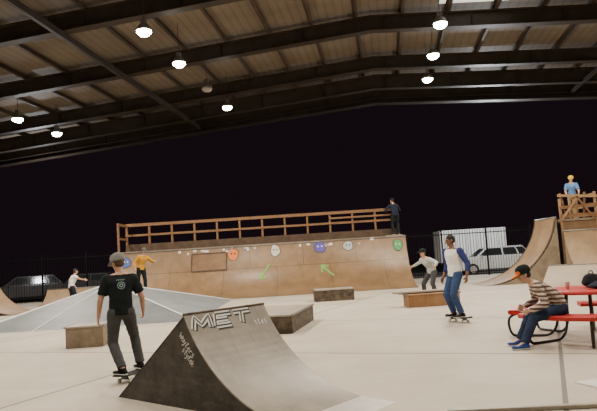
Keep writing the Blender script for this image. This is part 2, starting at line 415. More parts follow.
# railing
yr=D+1.36
xs=[.05+k*(W-.13)/12 for k in range(13)]
for x in xs: MB().box((x,yr,2.24+.68),(.09,.09,1.44)).obj('rail_post','wood',e)
MB().box(((xs[0]+xs[-1])/2,yr-.06,3.62),(xs[-1]-xs[0]+.1,.04,.14)).obj('top_rail','wood',e)
MB().box(((xs[0]+xs[-1])/2,yr-.06,3.12),(xs[-1]-xs[0]+.1,.04,.10)).obj('middle_rail','wood',e)
MB().box(((xs[0]+xs[-1])/2,yr-.06,2.48),(xs[-1]-xs[0]+.1,.04,.42)).obj('kick_board','wood_d',e)
MB().box(((xs[9]+xs[-1])/2,yr-.1,3.36),(xs[-1]-xs[9],.04,.08)).obj('middle_rail','wood',e)
MB().box((.02,D+.7,2.24+.7),(.07,1.3,.1)).obj('side_rail','wood',e)
MB().box((.02,D+.08,2.24+.68),(.09,.09,1.44)).obj('rail_post','wood',e)
MB().box((.02,D+.7,3.6),(.07,1.4,.12)).obj('side_rail','wood',e)
MB().box((W*.5,D+.05,2.285),(W,.1,.035)).obj('deck_edge','ply_edge',e)
MB().box((W-.42,D+.85,2.24+.06),(.75,.7,.12)).obj('deck_step','ply_edge',e)
# painted patches
S=lambda z:2.4*math.acos(1-z/2.4)
for i,(x,z,mt,r,ry) in enumerate(((-3.15,1.87,'p_orange',.24,.27),(-1.2,1.93,'p_pale',.20,.27),(.87,1.97,'p_purple',.25,.25),(2.16,1.95,'p_grey',.22,.21),(4.45,1.85,'p_green',.20,.26),(-8.1,1.8,'p_blue',.22,.24))):
    cx,cs_=x-X0,S(z)
    disc('patch_rim',(cx,cs_),r+.03,fn,'wood_d',e,ry=ry+.03,wob=.05,ph=i*1.7,n=26)
    disc('painted_patch',(cx,cs_),r,lambda a,b:fn(a,b,.022),mt,e,ry=ry,wob=.05,ph=i*1.7,n=26)
    for dx in(-.35,.35):
        disc('patch_dot',(cx+dx*r,cs_+ry*.15),r*.17,lambda a,b:fn(a,b,.026),'p_pale' if i in(2,4,5) else 'paint_k',e,n=10)
strokes('green_arrow',[[(-1.5-X0,2.65),(-1.93-X0,1.88)],[(-1.89-X0,2.22),(-1.93-X0,1.88),(-1.62-X0,1.94)]],.07,fn,'paint_g',e)
strokes('green_arrow',[[(1.4-X0,1.80),(.88-X0,2.42)],[(.88-X0,2.05),(.88-X0,2.42),(1.18-X0,2.37)]],.07,fn,'paint_g',e)
for k in range(26):
    x=2.6+random.random()*(W-3.2); s=S(2.02)+random.random()*.2; w=.06+random.random()*.16
    strokes('sticker',[[(x,s),(x+w,s)]],.06+random.random()*.06,lambda a,b:fn(a,b,.019),random.choice(['paint_w','p_pale','p_grey','ply_o','p_blue']),e)
mb=MB(); vs=[]
for i in range(6):
    s=2.5+.85*i/5
    vs+= [fn(-5.05-X0,s,.03),fn(-3.45-X0,s,.03)]
mb.add(vs,[(2*i,2*i+1,2*i+3,2*i+2) for i in range(5)]); mb.obj('plywood_patch','ply_b',e)
xa,xb=-5.05-X0,-3.45-X0
strokes('patch_frame',[[(xa,2.5),(xb,2.5),(xb,3.35),(xa,3.35),(xa,2.5)]],.06,lambda a,b:fn(a,b,.036),'wood_d',e)

# quarter pipe at the side, facing -X
e,D,fn2=quarter('quarter_pipe',(7.05,25.6,0),rad(-90),2.1,2.5,3.0,.06,'skatelite2','ply_edge','tall narrow tan quarter pipe with dark curved edges')
strokes('panel_seam',[[(.05,.3),(.05,4.1)]],.08,lambda a,b:fn2(a,b,.016),'wood_d',e)
strokes('panel_seam',[[(2.05,.3),(2.05,4.1)]],.08,lambda a,b:fn2(a,b,.016),'wood_d',e)
# platform
e=empty('ramp_platform',(10.2,23.6,0),0,'raised plywood platform with rough timber guard rails','platform')
pw,pd,ph=1.5,2.0,2.42
MB().box((pw/2+.05,pd/2,ph-.04),(pw,pd,.08)).obj('platform_deck','ply_edge',e)
MB().box((.1,.06,(ph+.80)/2),(.08,.08,ph+.80)).obj('post','wood_y',e)
MB().box((.30,.16,ph+.45),(.07,.07,1.2),mt=Matrix.Rotation(rad(-12),3,'Y')).obj('post','wood',e)
for y in(.06,pd-.06): MB().box((pw,y,(ph+1.02)/2),(.08,.08,ph+1.02)).obj('post','wood_y',e)
MB().box((pw*.45,.06,ph+.5),(.08,.07,.9)).obj('post','wood_y',e)
MB().box((pw*.72,.10,ph+.5),(.07,.07,1.05),mt=Matrix.Rotation(rad(6),3,'Y')).obj('post','wood',e)
R5=lambda a:Matrix.Rotation(rad(a),3,'Y')
MB().box((pw/2+.05,.0,ph+.88),(pw+.08,.04,.10),mt=R5(4)).obj('guard_rail','wood_y',e)
MB().box((pw/2+.05,.0,ph+.48),(pw,.04,.12),mt=R5(-3)).obj('guard_rail','wood',e)
MB().box((pw/2+.05,.0,ph+.12),(pw,.04,.16)).obj('guard_rail','wood',e)
for z in(ph+.93,ph+.48): MB().box((pw+.0,pd/2,z),(.04,pd,.09)).obj('guard_rail','wood_y',e)
MB().box((pw/2+.05,.06,ph/2-.04),(pw,.03,ph-.08)).obj('front_panel','ply_b',e)
MB().box((.45,-.03,ph+.42),(.07,.04,1.15),mt=R5(38)).obj('brace','wood_y',e)
MB().box((1.05,-.03,ph+.42),(.07,.04,1.1),mt=R5(-35)).obj('brace','wood',e)
# brown quarter in front of the platform
quarter('quarter_pipe',(10.25,21.3,0),0,5.5,1.95,2.15,.06,'skatelite2','ply_edge','curved brown wooden quarter pipe against the raised platform')
# pale bank ramp
e=empty('bank_ramp',(7.75,19.9,0),rad(-32),'low pale plywood bank ramp','skate ramp')
MB().prism([(0,0.01),(0,0),(2.3,0),(2.3,.70),(1.9,.70)],lambda p:(0,p[0],p[1]),lambda p:(2.4,p[0],p[1])).obj('bank_body','bank',e)
MB().prism([(0,0.01),(0,0),(1.6,0),(1.6,.55)],lambda p:(2.42,p[0],p[1]),lambda p:(6.8,p[0],p[1])).obj('bank_body','bank',e)
MB().tube((0,1.9,.71),(2.4,1.9,.71),.025).obj('coping','alu',e)
# left quarter pipes
quarter('quarter_pipe',(-11.2,23.6,0),rad(90),2.2,1.15,2.0,1.2,'skatelite2','wood_d','low brown quarter pipe near the fence')
quarter('quarter_pipe',(-12.6,28.5,0),rad(0),3.2,.75,1.4,1.0,'skatelite2','wood_d','small brown quarter pipe near the fence')

# ------------------------------------------------------------------ pyramid funbox
e=empty('pyramid_ramp',(0,0,0),0,'low grey sheet metal pyramid ramp with bright seams','skate ramp')
b=[(-9.2,16.2),(-2.9,16.2),(-2.9,24.6),(-9.2,24.6)]; t=[(-6.60,20.15),(-6.35,20.15),(-6.35,20.5),(-6.60,20.5)]; h=1.04
vs=[(*p,0.0) for p in b]+[(*p,h) for p in t]
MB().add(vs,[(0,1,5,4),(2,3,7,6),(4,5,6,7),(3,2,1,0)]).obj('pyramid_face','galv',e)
MB().add(vs,[(1,2,6,5),(3,0,4,7)]).obj('pyramid_face','galv_lit',e)  # sides use a lighter copy of the metal, face shading put into colour
def seam(p,q,w=.028): MB().tube(p,q,w,n=6).obj('metal_seam','galv_edge',e)
for i in range(4): 
    seam((*b[i],.01),(*t[i],h)); seam((*t[i],h),(*t[(i+1)%4],h),.02)
    seam((*b[i],.005),(*b[(i+1)%4],.005),.018)
for k in(.3,.64):
    seam((b[0][0]+(b[1][0]-b[0][0])*k,16.2,.01),(t[0][0]+(t[1][0]-t[0][0])*k,20.15,h),.015)

# ------------------------------------------------------------------ front launch ramp
A=V((-2.28,7.30,0)); ang=math.atan2(-.65,.76)
e=empty('launch_ramp',A,ang,'small curved ramp with worn black side and white graffiti','skate ramp')
w=1.2; R=1.786; sp,sb=1.306,2.9
def prof(s): 
    return .98*s/sp if s<=sp else (R-math.sqrt(R*R-(sb-s)**2) if s<sb else 0)
N=24; cs=[sp+(sb-sp)*k/N for k in range(N+1)]
poly=[(0,0)]+[(s,prof(s)-.012) for s in cs[:-1]]+[(sb,0)]
for y in(0,w-.02):
    MB().prism(poly,lambda p:(p[0],y,max(0,p[1])),lambda p:(p[0],y+.02,max(0,p[1]))).obj('side_panel','black_side',e)
vs=[(s,y,prof(s)+o) for o in(.008,-.01) for y in(-.012,w+.012) for s in cs]; n=N+1
MB().add(vs,[(i,i+1,n+i+1,n+i) for i in range(N)]+[(2*n+i,3*n+i,3*n+i+1,2*n+i+1) for i in range(N)]+[(i,2*n+i,2*n+i+1,i+1) for i in range(N)]+[(n+i,n+i+1,3*n+i+1,3*n+i) for i in range(N)]+[(0,n,3*n,2*n)]).obj('riding_surface','ramp_ply',e)
MB().add([(0,0,.0),(0,w,.0),(sp,w,.98),(sp,0,.98),(.03,0,0),(.03,w,0),(sp+.0,w,.95),(sp,0,.95)],[(0,1,2,3),(4,7,6,5),(0,3,7,4),(1,5,6,2)]).obj('back_panel','black_side',e)
MB().tube((sp,-.012,.985),(sp,w+.012,.985),.014).obj('coping','box_side',e)
MB().add([(sb-.22,-.01,.026),(sb+.2,-.01,.003),(sb+.2,w+.01,.003),(sb-.22,w+.01,.026),(sb-.22,-.01,.006),(sb+.2,-.01,0),(sb+.2,w+.01,0),(sb-.22,w+.01,.006)],[(0,1,2,3),(4,7,6,5),(0,4,5,1),(1,5,6,2),(2,6,7,3),(3,7,4,0)]).obj('transition_plate','steel',e)
phi_top=math.asin((sb-sp)/R)
def fs(u,v,o=.012):  # u across, v arc distance below the top edge
    ph=phi_top-v/R
    return (sb-R*math.sin(ph)+o*math.sin(ph), u, R*(1-math.cos(ph))+.008+o*math.cos(ph))
Ht=.14
def letters(dx,dy):
    f=lambda pts:[(dx+x+(Ht-y)*.35,dy+y) for x,y in pts]
    return [f([(.0,Ht),(.02,0),(.12,Ht*.7),(.22,0),(.25,Ht)]),
            f([(.32,0),(.54,0)]),f([(.32,Ht*.5),(.50,Ht*.5)]),f([(.32,Ht),(.54,Ht)]),f([(.32,0),(.32,Ht)]),
            f([(.59,0),(.84,0)]),f([(.71,0),(.71,Ht)])]
strokes('graffiti_shadow',[[(x+.012,y+.014) for x,y in l] for l in letters(.04,.05)],.078,lambda a,b:fs(a,b,.002),'paint_k',e,.03)
strokes('graffiti_outline',letters(.04,.05),.060,lambda a,b:fs(a,b,.004),'paint_w',e,.03)
strokes('graffiti_lettering',letters(.04,.05),.022,lambda a,b:fs(a,b,.006),'black_side',e,.03)
# small handwritten letter strokes on a unit cell (x right, y up)
HW={'w':[[(0,1),(.2,0),(.42,.7),(.62,0),(.85,1)]],'a':[[(.7,.6),(.35,.75),(.1,.35),(.35,0),(.7,.3),(.7,.65),(.75,0)]],
    'y':[[(.05,.8),(.3,.2),(.5,.25)],[(.65,.85),(.3,-.5),(.05,-.4)]],'l':[[(.2,0),(.35,1.2),(.5,1.1),(.2,.1),(.6,.05)]],
    'e':[[(.1,.35),(.6,.5),(.5,.8),(.2,.7),(.1,.3),(.35,0),(.7,.15)]],'r':[[(.1,.75),(.15,0)],[(.15,.5),(.4,.8),(.65,.7)]],
    's':[[(.6,.8),(.2,.8),(.15,.5),(.55,.35),(.5,.02),(.05,.05)]],'k':[[(.1,1.2),(.1,0)],[(.6,.8),(.15,.4),(.65,0)]],'t':[[(.35,1.2),(.3,.05),(.6,.1)],[(.05,.85),(.65,.85)]]}
def hand(word,x0,y0,sz,ang,flip=1,adv=.95):
    out=[];c,s=math.cos(ang),math.sin(ang);x=0
    for ch in word:
        for ln in HW[ch]:
            out.append([(x0+(c*(x+px)-s*py)*sz, y0+flip*(s*(x+px)+c*py)*sz) for px,py in ln])
        x+=adv
    return out
strokes('graffiti_tag',hand('sles',.93,.25,.055,.0,-1),.010,lambda a,b:fs(a,b,.005),'paint_w',e,.02)
fp=lambda u,v:(u,-.004,v)
for wd,u0_,v0_,sz,an_ in(('waylers',1.21,.76,.060,-.84),('stylek',1.25,.61,.052,-.80)):
    strokes('side_graffiti',hand(wd,u0_,v0_,sz,an_,1,.74),.009,fp,'paint_w',e,.02)

# ------------------------------------------------------------------ boxes and ledges
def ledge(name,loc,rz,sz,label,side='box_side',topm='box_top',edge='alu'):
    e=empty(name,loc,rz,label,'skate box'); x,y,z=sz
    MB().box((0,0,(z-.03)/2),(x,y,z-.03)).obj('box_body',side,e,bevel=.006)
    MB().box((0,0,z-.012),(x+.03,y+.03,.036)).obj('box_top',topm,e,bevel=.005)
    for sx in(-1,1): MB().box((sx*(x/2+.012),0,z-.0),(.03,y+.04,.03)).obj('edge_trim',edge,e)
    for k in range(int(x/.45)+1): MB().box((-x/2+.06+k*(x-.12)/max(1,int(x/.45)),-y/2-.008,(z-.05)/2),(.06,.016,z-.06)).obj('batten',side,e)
    return e
ledge('skate_box',(-4.47,12.55,0),rad(4),(.74,.75,.42),'small scuffed brown plywood box','ply_edge','box_top')
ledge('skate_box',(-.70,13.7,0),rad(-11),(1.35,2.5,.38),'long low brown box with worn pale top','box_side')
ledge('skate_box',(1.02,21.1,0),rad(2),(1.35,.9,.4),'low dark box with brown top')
e=ledge('skate_box',(3.50,16.75,0),rad(4),(1.42,.6,.34),'low orange plywood box with a long board on top','ply_o','ply_o')
MB().box((-.10,.12,.395),(1.85,.34,.05)).obj('top_board','box_top',e,bevel=.01)
MB().box((-.10,.12,.362),(1.6,.2,.02)).obj('board_runner','wood_d',e)
e=empty('timber_curb',(2.2,5.60,0),rad(-4),'low pale timber curb lying on the concrete','curb')
MB().box((0,0,.02),(1.9,.07,.04)).obj('curb_body','box_top',e,bevel=.01)
top(MB().box((0,0,.006),(.75,.42,.012)).obj('metal_sheet','blotch',loc=(3.25,6.5,0),rz=rad(20),bevel=.003),'thin pale sheet lying on the concrete','sheet')

# ------------------------------------------------------------------ picnic table
TC=V((4.50,9.58,0))
e=empty('picnic_table',TC,0,'round red metal picnic table with curved seats and black tube frame','picnic table')
def tubepath(pts,r,name,m,par):
    cu=bpy.data.curves.new(name,'CURVE'); cu.dimensions='3D'; cu.bevel_depth=r; cu.bevel_resolution=3
    sp_=cu.splines.new('NURBS'); sp_.points.add(len(pts)-1); sp_.use_endpoint_u=True; sp_.order_u=3
    for q,p in zip(sp_.points,pts): q.co=(*p,1)
    o=bpy.data.objects.new(name,cu); C.objects.link(o); bpy.context.view_layer.update()
    me=bpy.data.meshes.new_from_object(o.evaluated_get(bpy.context.evaluated_depsgraph_get()))
    bpy.data.objects.remove(o); ob=bpy.data.objects.new(name,me); C.objects.link(ob); ob.parent=par
    me.materials.append(M[m]); 
    for p in me.polygons: p.use_smooth=True
    return ob
MB().lathe([(.001,.765),(.66,.765),(.69,.755),(.70,.73),(.69,.705),(.66,.715),(.001,.73)],n=40).obj('table_top','red',e,smooth=False)
pol=lambda r,t,z:(r*math.cos(rad(t)),r*math.sin(rad(t)),z)
for ca in(222,312,42,132):
    vs=[];n=16
    for i in range(n+1):
        t=ca-33+66*i/n
        for r,z in((.91,.455),(1.23,.455),(1.25,.435),(1.24,.385),(.90,.385),(.89,.435)): vs.append(pol(r,t,z))
    fs_=[(i*6+j,i*6+(j+1)%6,(i+1)*6+(j+1)%6,(i+1)*6+j) for i in range(n) for j in range(6)]+[tuple(range(6)),tuple(range(n*6,n*6+6))]
    MB().add(vs,fs_).obj('seat','red',e)
    for d in(-22,22):
        t=ca+d
        tubepath([pol(1.08,t,.38),pol(1.22,t,.36),pol(1.27,t,.22),pol(1.22,t,.022),pol(1.1,t,.022),pol(.8,t,.022),pol(.62,t,.03),pol(.5,t,.2),pol(.5,t,.55),pol(.48,t,.71)],.021,'leg','blackm',e)
# things on the table
tw=lambda x,y,z:(TC.x+x,TC.y+y,z)
e=empty('backpack',tw(.12,.1,.767),rad(20),'slumped black backpack on the picnic table','bag')
mb=MB(); mb.hull(ell((0,0,.07),(.22,.13,.07))+ell((-.03,0,.17),(.13,.08,.05))); remesh(mb.obj('bag_body','bag',e),.012,3,.02)
mb=MB(); mb.hull(ell((0,-.10,.07),(.11,.04,.05))); mb.obj('bag_pocket','c_ddenim',e,smooth=True)
tubepath([(-.07,0,.20),(-.07,0,.26),(.01,0,.26),(.02,0,.20)],.008,'handle','bag',e)
e=empty('paper_cup',tw(-.32,.05,.766),0,'white paper cup on the picnic table','cup')
MB().lathe([(.001,0),(.03,0),(.042,.11),(.044,.115),(.04,.11),(.001,.02)]).obj('cup_body','cup',e,smooth=True)
e=empty('jacket',tw(.05,-.28,.772),0,'crumpled dark jacket on the picnic table','jacket')
mb=MB(); mb.hull(ell((0,0,.035),(.24,.14,.03))+ell((.05,.03,.08),(.12,.08,.04))); remesh(mb.obj('cloth_pile','c_ddenim',e),.014,3,.03)

# ------------------------------------------------------------------ people
def ik(a,tg,l1,l2,pole):
    d=tg-a; L=min(max(d.length,abs(l1-l2)+.02),l1+l2-.004); dr=d.normalized()
    x=(l1*l1-l2*l2+L*L)/(2*L); h=math.sqrt(max(0,l1*l1-x*x))
    p=(pole-dr*pole.dot(dr)).normalized()
    return a+dr*x+p*h, a+dr*L
def person(label, loc, yaw, pel, lean=5, side=0, feet=None, toes=None, hands=None, head=(0,0), skin='skin', shirt='c_white', sleeve='short',
           sleevem=None, pants='c_denim', shoes='s_black', hair='hair_b', cap=None, brim=None, back=False, sc=1.0, vox=.009, helmet=False, kneeout=.15, twist=0, elbow=None, capg=1.0):
    e=empty('person',loc,0,label,'person')
    y=rad(yaw); F=V((-math.sin(y),math.cos(y),0)); Rt=V((math.cos(y),math.sin(y),0)); Z=V((0,0,1))
    pel=V(pel)
    lf,ls=rad(lean),rad(side)
    U=(Z*math.cos(lf)+F*math.sin(lf)+Rt*math.sin(ls)).normalized()
    yt=rad(yaw+twist); Rs=V((math.cos(yt),math.sin(yt),0)); Rs=(Rs-U*Rs.dot(U)).normalized(); Fs=U.cross(Rs)
    TB=(Rs,Fs,U)
    Rp=Rt; Up=(Z*.7+U*.3).normalized(); Rp=(Rp-Up*Rp.dot(Up)).normalized(); PB=(Rp,Up.cross(Rp),Up)
    waist=pel+Up*.10*sc+U*.08*sc-F*.01
    chest=pel+U*.36*sc; nb=pel+U*.525*sc+F*.0
    hy,hp=rad(yaw+head[0]),rad(head[1])
    Hf0=V((-math.sin(hy),math.cos(hy),0)); Hr=V((math.cos(hy),math.sin(hy),0))
    Hf=Hf0*math.cos(hp)-Z*math.sin(hp); Hu=Hr.cross(Hf)
    hc=nb+(U*.6+Hu*.4).normalized()*.155*sc+Hf*.02
    HB=(Hr,Hf,Hu)
    hips={s:pel+Rp*(s*.09*sc)-Up*.01 for s in(-1,1)}
    sh={s:pel+U*.455*sc+Rs*(s*.175*sc) for s in(-1,1)}
    l1,l2,a1,a2=.43*sc,.41*sc,.295*sc,.26*sc
    J={}
    for s,i in((-1,0),(1,1)):
        ft=V(feet[i]); ty=rad(yaw+toes[i]); T=V((-math.sin(ty),math.cos(ty),0))
        kn,an=ik(hips[s],ft+Z*.085*sc,l1,l2,F+T*.6+Rt*s*kneeout)
        h=hands[i]; tgt=sh[s]+Rt*h[0]+F*h[1]+Z*h[2]
        pole=(-F*1.0+Rt*s*.35) if not elbow else (F*elbow[i][1]+Rt*elbow[i][0]+Z*elbow[i][2])
        el,wr=ik(sh[s],tgt,a1,a2,pole)
        J[s]=(kn,an,T,el,wr)
    # --- body
    mb=MB()
    E=lambda c,r,B=TB:ell(c,tuple(k*sc for k in r),B)
    mb.hull(E(pel,(.15,.10,.10),PB)+E(waist,(.13,.09,.08)))
    mb.hull(E(waist,(.13,.09,.08))+E(chest,(.155,.11,.12)))
    mb.hull(E(chest,(.15,.105,.12))+E(sh[-1],(.055,.055,.055))+E(sh[1],(.055,.055,.055))+E(nb,(.06,.06,.03)))
    mb.hull(E(nb-U*.03,(.062,.06,.03))+E(hc-Hu*.07*sc-Hf*.01,(.05,.052,.03),HB))
    hd=lambda x,yy,z:hc+Hr*(x*sc)+Hf*(yy*sc)+Hu*(z*sc)
    mb.hull(E(hd(0,-.008,.03),(.074,.092,.088),HB)+E(hd(0,.035,-.02),(.06,.05,.05),HB))
    mb.hull(E(hd(0,.02,0),(.066,.065,.06),HB)+E(hd(0,.05,-.085),(.03,.03,.022),HB)+E(hd(0,.0,-.06),(.052,.04,.03),HB))
    mb.hull(E(hd(0,.088,.012),(.008,.01,.01),HB)+E(hd(0,.105,-.028),(.016,.014,.01),HB)+E(hd(0,.08,-.02),(.016,.012,.02),HB))
    mb.hull(E(hd(.03,.078,.03),(.022,.012,.008),HB)+E(hd(-.03,.078,.03),(.022,.012,.008),HB))
    for s in(-1,1): mb.hull(E(hd(s*.078,-.005,.0),(.011,.02,.032),HB))
    for s in(-1,1):
        kn,an,T,el,wr=J[s]
        mb.hull(E(sh[s],(.055,)*3)+E(el,(.041,)*3))
        mb.hull(E(el,(.040,)*3)+E(el.lerp(wr,.3),(.040,)*3)+E(wr,(.027,)*3))
        mb.hull(E(hips[s],(.09,.09,.09))+E(kn,(.055,)*3))
        mb.hull(E(kn,(.053,)*3)+E(kn.lerp(an,.3)-T*.01,(.054,)*3)+E(an,(.037,)*3))
        mb.hull(E(an-T*.03-Z*.04*sc,(.03,)*3)+E(an+T*.12*sc-Z*.055*sc,(.026,)*3)+E(an,(.035,)*3))
        d=(wr-el).normalized(); n=-Rs*s; n=(n-d*n.dot(d)); 
        n=n.normalized() if n.length>.1 else d.orthogonal().normalized()
        q=F-d*F.dot(d)-n*F.dot(n)
        q=n.cross(d) if q.length<.05 else q.normalized()
        k=sc
        K=wr+d*.095*k
        mb.hull(ell(wr+d*.01,.022*k)+ell(K+q*.032*k,.013*k)+ell(K-q*.032*k,.012*k)+ell(wr+d*.03+q*.025*k,.015*k))
        for fi,(off,ln) in enumerate(((.033,.068),(.011,.076),(-.011,.07),(-.032,.055))):
            b0=K+q*off*k; cr=.35+.1*fi
            m1=b0+(d*math.cos(cr)+n*math.sin(cr))*ln*.5*k
            m2=m1+(d*math.cos(cr*2.4)+n*math.sin(cr*2.4))*ln*.5*k
            mb.hull(ell(b0,.0105*k,nu=8,nv=5)+ell(m1,.0095*k,nu=8,nv=5)); mb.hull(ell(m1,.0095*k,nu=8,nv=5)+ell(m2,.0085*k,nu=8,nv=5))
        t0=wr+d*.03*k+q*.03*k; t1=t0+(d*.6+q*.65+n*.2).normalized()*.04*k; t2=t1+(d*.9+q*.2+n*.3).normalized()*.032*k
        mb.hull(ell(t0,.015*k)+ell(t1,.012*k)); mb.hull(ell(t1,.012*k)+ell(t2,.0095*k))
    remesh(mb.obj('body',skin,e),vox,2)
    # --- shirt
    mb=MB()
    mb.hull(E(pel-Up*.04*sc,(.175,.128,.012),PB)+E(pel+Up*.05*sc,(.172,.125,.05),PB)+E(waist,(.158,.12,.08)))
    mb.hull(E(waist,(.158,.12,.08))+E(chest,(.178,.135,.11)))
    if sleevem: mb.hull(E(chest,(.178,.135,.11))+E(sh[-1].lerp(sh[1],.12),(.066,.072,.062))+E(sh[1].lerp(sh[-1],.12),(.066,.072,.062))+E(nb-U*.02*sc,(.075,.072,.012)))
    else: mb.hull(E(chest,(.178,.135,.11))+E(sh[-1]-U*.0,(.072,.075,.066))+E(sh[1],(.072,.075,.066))+E(nb-U*.02*sc,(.075,.072,.012)))
    sl=MB() if sleevem else mb
    for s in(-1,1):
        el,wr=J[s][3],J[s][4]
        d1=(el-sh[s]).normalized(); B1=(d1.orthogonal().normalized(),d1.cross(d1.orthogonal().normalized()),d1)
        d2=(wr-el).normalized(); B2=(d2.orthogonal().normalized(),d2.cross(d2.orthogonal().normalized()),d2)
        if sleeve=='short': sl.hull(E(sh[s],(.073,)*3)+ell(sh[s].lerp(el,.75),(.074*sc,.074*sc,.006),B1))
        else:
            sl.hull(E(sh[s],((.08 if sleevem else .072),)*3)+E(el,(.056,)*3))
            sl.hull(E(el,(.056,)*3)+ell(el.lerp(wr,.6 if sleeve=='three' else .97),(.044*sc,.044*sc,.006),B2))
    so=remesh(mb.obj('shirt',shirt,e),max(vox,.011),3,.016)
    if sleevem: remesh(sl.obj('sleeves',sleevem,e),max(vox,.011),3,.01)
    # --- trousers
    mb=MB()
    mb.hull(E(pel+Up*.05*sc,(.163,.115,.03),PB)+E(hips[-1],(.098,.108,.09),PB)+E(hips[1],(.098,.108,.09),PB))
    for s in(-1,1):
        kn,an,T=J[s][:3]; d=(an-kn).normalized(); B=(d.orthogonal().normalized(),d.cross(d.orthogonal().normalized()),d)
        mb.hull(E(hips[s],(.103,)*3)+E(kn,(.074,)*3))
        mb.hull(E(kn,(.074,)*3)+ell(kn.lerp(an,.97),(.067*sc,.067*sc,.008),B))
    remesh(mb.obj('trousers',pants,e),max(vox,.011),3,.02)
    # --- shoes
    for s in(-1,1):
        kn,an,T=J[s][:3]; a0=an-Z*.085*sc; Sd=V((T.y,-T.x,0)); SB=(Sd,T,Z); k=sc
        mb=MB()
        mb.hull(ell(a0-T*.045*k+Z*.045*k,(.038*k,.04*k,.028*k),SB)+ell(a0+T*.06*k+Z*.04*k,(.046*k,.05*k,.022*k),SB)+ell(a0+T*.15*k+Z*.035*k,(.042*k,.04*k,.018*k),SB))
        mb.hull(ell(a0-T*.03*k+Z*.06*k,(.036*k,.045*k,.03*k),SB)+ell(an-T*.01+Z*.0,(.046*k,.052*k,.015*k),SB)+ell(a0+T*.07*k+Z*.05*k,(.036*k,.03*k,.018*k),SB))
        mb.obj('shoe',shoes,e,smooth=True)
        mb=MB(); mb.hull(ell(a0-T*.045*k+Z*.012*k,(.042*k,.044*k,.011*k),SB)+ell(a0+T*.06*k+Z*.012*k,(.049*k,.05*k,.011*k),SB)+ell(a0+T*.15*k+Z*.012*k,(.044*k,.045*k,.011*k),SB))
        mb.obj('shoe_sole','s_white',e,smooth=True)
    # --- head bits
    for s in(-1,1):
        mb=MB(); mb.add(*_sph(hd(s*.03,.083,.012),(.013*sc,.009*sc,.007*sc),HB)); mb.obj('eye','eye',e,smooth=True)
    mb=MB(); mb.add(*_sph(hd(0,.084,-.055),(.022*sc,.008*sc,.006*sc),HB)); mb.obj('mouth','lip',e,smooth=True)
    mb=MB()
    if cap: mb.hull(E(hd(0,-.022,.03),(.079,.085,.05),HB)+E(hd(0,-.045,-.02),(.07,.058,.045),HB))
    else: mb.hull(E(hd(0,-.015,.045),(.081,.095,.086),HB)+E(hd(0,-.035,-.01),(.076,.074,.05),HB))
    ho=mb.obj('hair',hair,e,smooth=True)
    if cap:
        g=1.14 if helmet else capg
        mb=MB(); mb.hull(E(hd(0,-.01,.078),(.094*g,.11*g,.074*g),HB)+E(hd(0,-.008,.030),(.098*g,.114*g,.012),HB)); mb.obj('helmet' if helmet else 'cap',cap,e,smooth=True)
        sgn=-1 if back else 1
        if not helmet:
            mb=MB(); mb.hull(E(hd(0,sgn*.085,.04),(.082,.03,.012),HB)+E(hd(0,sgn*.165,.020),(.058,.038,.010),HB)); mb.obj('cap_brim',brim or cap,e,smooth=True)
            if brim:
                mb=MB(); mb.hull(E(hd(0,.055,.075),(.075,.05,.045),HB)+E(hd(0,.065,.045),(.083,.045,.012),HB)); mb.obj('cap_front_panel',brim,e,smooth=True)
    return e,so,(chest,Rs,Fs,U)
def _sph(c,r,B,nu=10,nv=6):
    vs=[];fs=[]
    for j in range(nv+1):
        th=math.pi*j/nv
        for i in range(nu):
            ph=2*math.pi*i/nu
            vs.append(c+B[0]*(r[0]*math.sin(th)*math.cos(ph))+B[1]*(r[1]*math.sin(th)*math.sin(ph))+B[2]*(r[2]*math.cos(th)))
    for j in range(nv):
        for i in range(nu): fs.append((j*nu+i,j*nu+(i+1)%nu,(j+1)*nu+(i+1)%nu,(j+1)*nu+i))
    return vs,fs

def skateboard(loc,ang,label):
    e=empty('skateboard',loc,ang,label,'skateboard')
    L,Wd=.80,.20; nx,ny=24,6; vs=[];fs=[]
    for t_ in(0,.011):
        for i in range(nx+1):
            x=-L/2+L*i/nx; ax=abs(x)-.26
            z=.088+t_+(0 if ax<0 else ax*ax*2.2)
            hw=Wd/2*(1 if abs(x)<.3 else math.sqrt(max(.02,1-((abs(x)-.3)/.1005)**2)))
            for j in range(ny+1):
                q=-1+2*j/ny; vs.append((x,hw*q,z+.002*q*q))
    n=(nx+1)*(ny+1); w1=ny+1
    for i in range(nx):
        for j in range(ny):
            a=i*w1+j; fs+= [(a,a+1,a+w1+1,a+w1),(n+a,n+a+w1,n+a+w1+1,n+a+1)]
    for i in range(nx):
        fs+= [(i*w1,(i+1)*w1,n+(i+1)*w1,n+i*w1),(i*w1+ny,n+i*w1+ny,n+(i+1)*w1+ny,(i+1)*w1+ny)]
    for j in range(ny): fs+= [(j,n+j,n+j+1,j+1),(nx*w1+j,nx*w1+j+1,n+nx*w1+j+1,n+nx*w1+j)]
    MB().add(vs,fs).obj('deck','deck_g',e,smooth=False)
    for x in(-.2,.2):
        MB().hull([V(p) for p in((x-.015,-.06,.045),(x+.015,-.06,.045),(x-.015,.06,.045),(x+.015,.06,.045),(x-.03,-.025,.088),(x+.03,-.025,.088),(x-.03,.025,.088),(x+.03,.025,.088))]).obj('truck','alu',e)
        for s in(-1,1): MB().tube((x,s*.065,.027),(x,s*.1,.027),.027,n=16).obj('wheel','wheel_w',e)
    return e

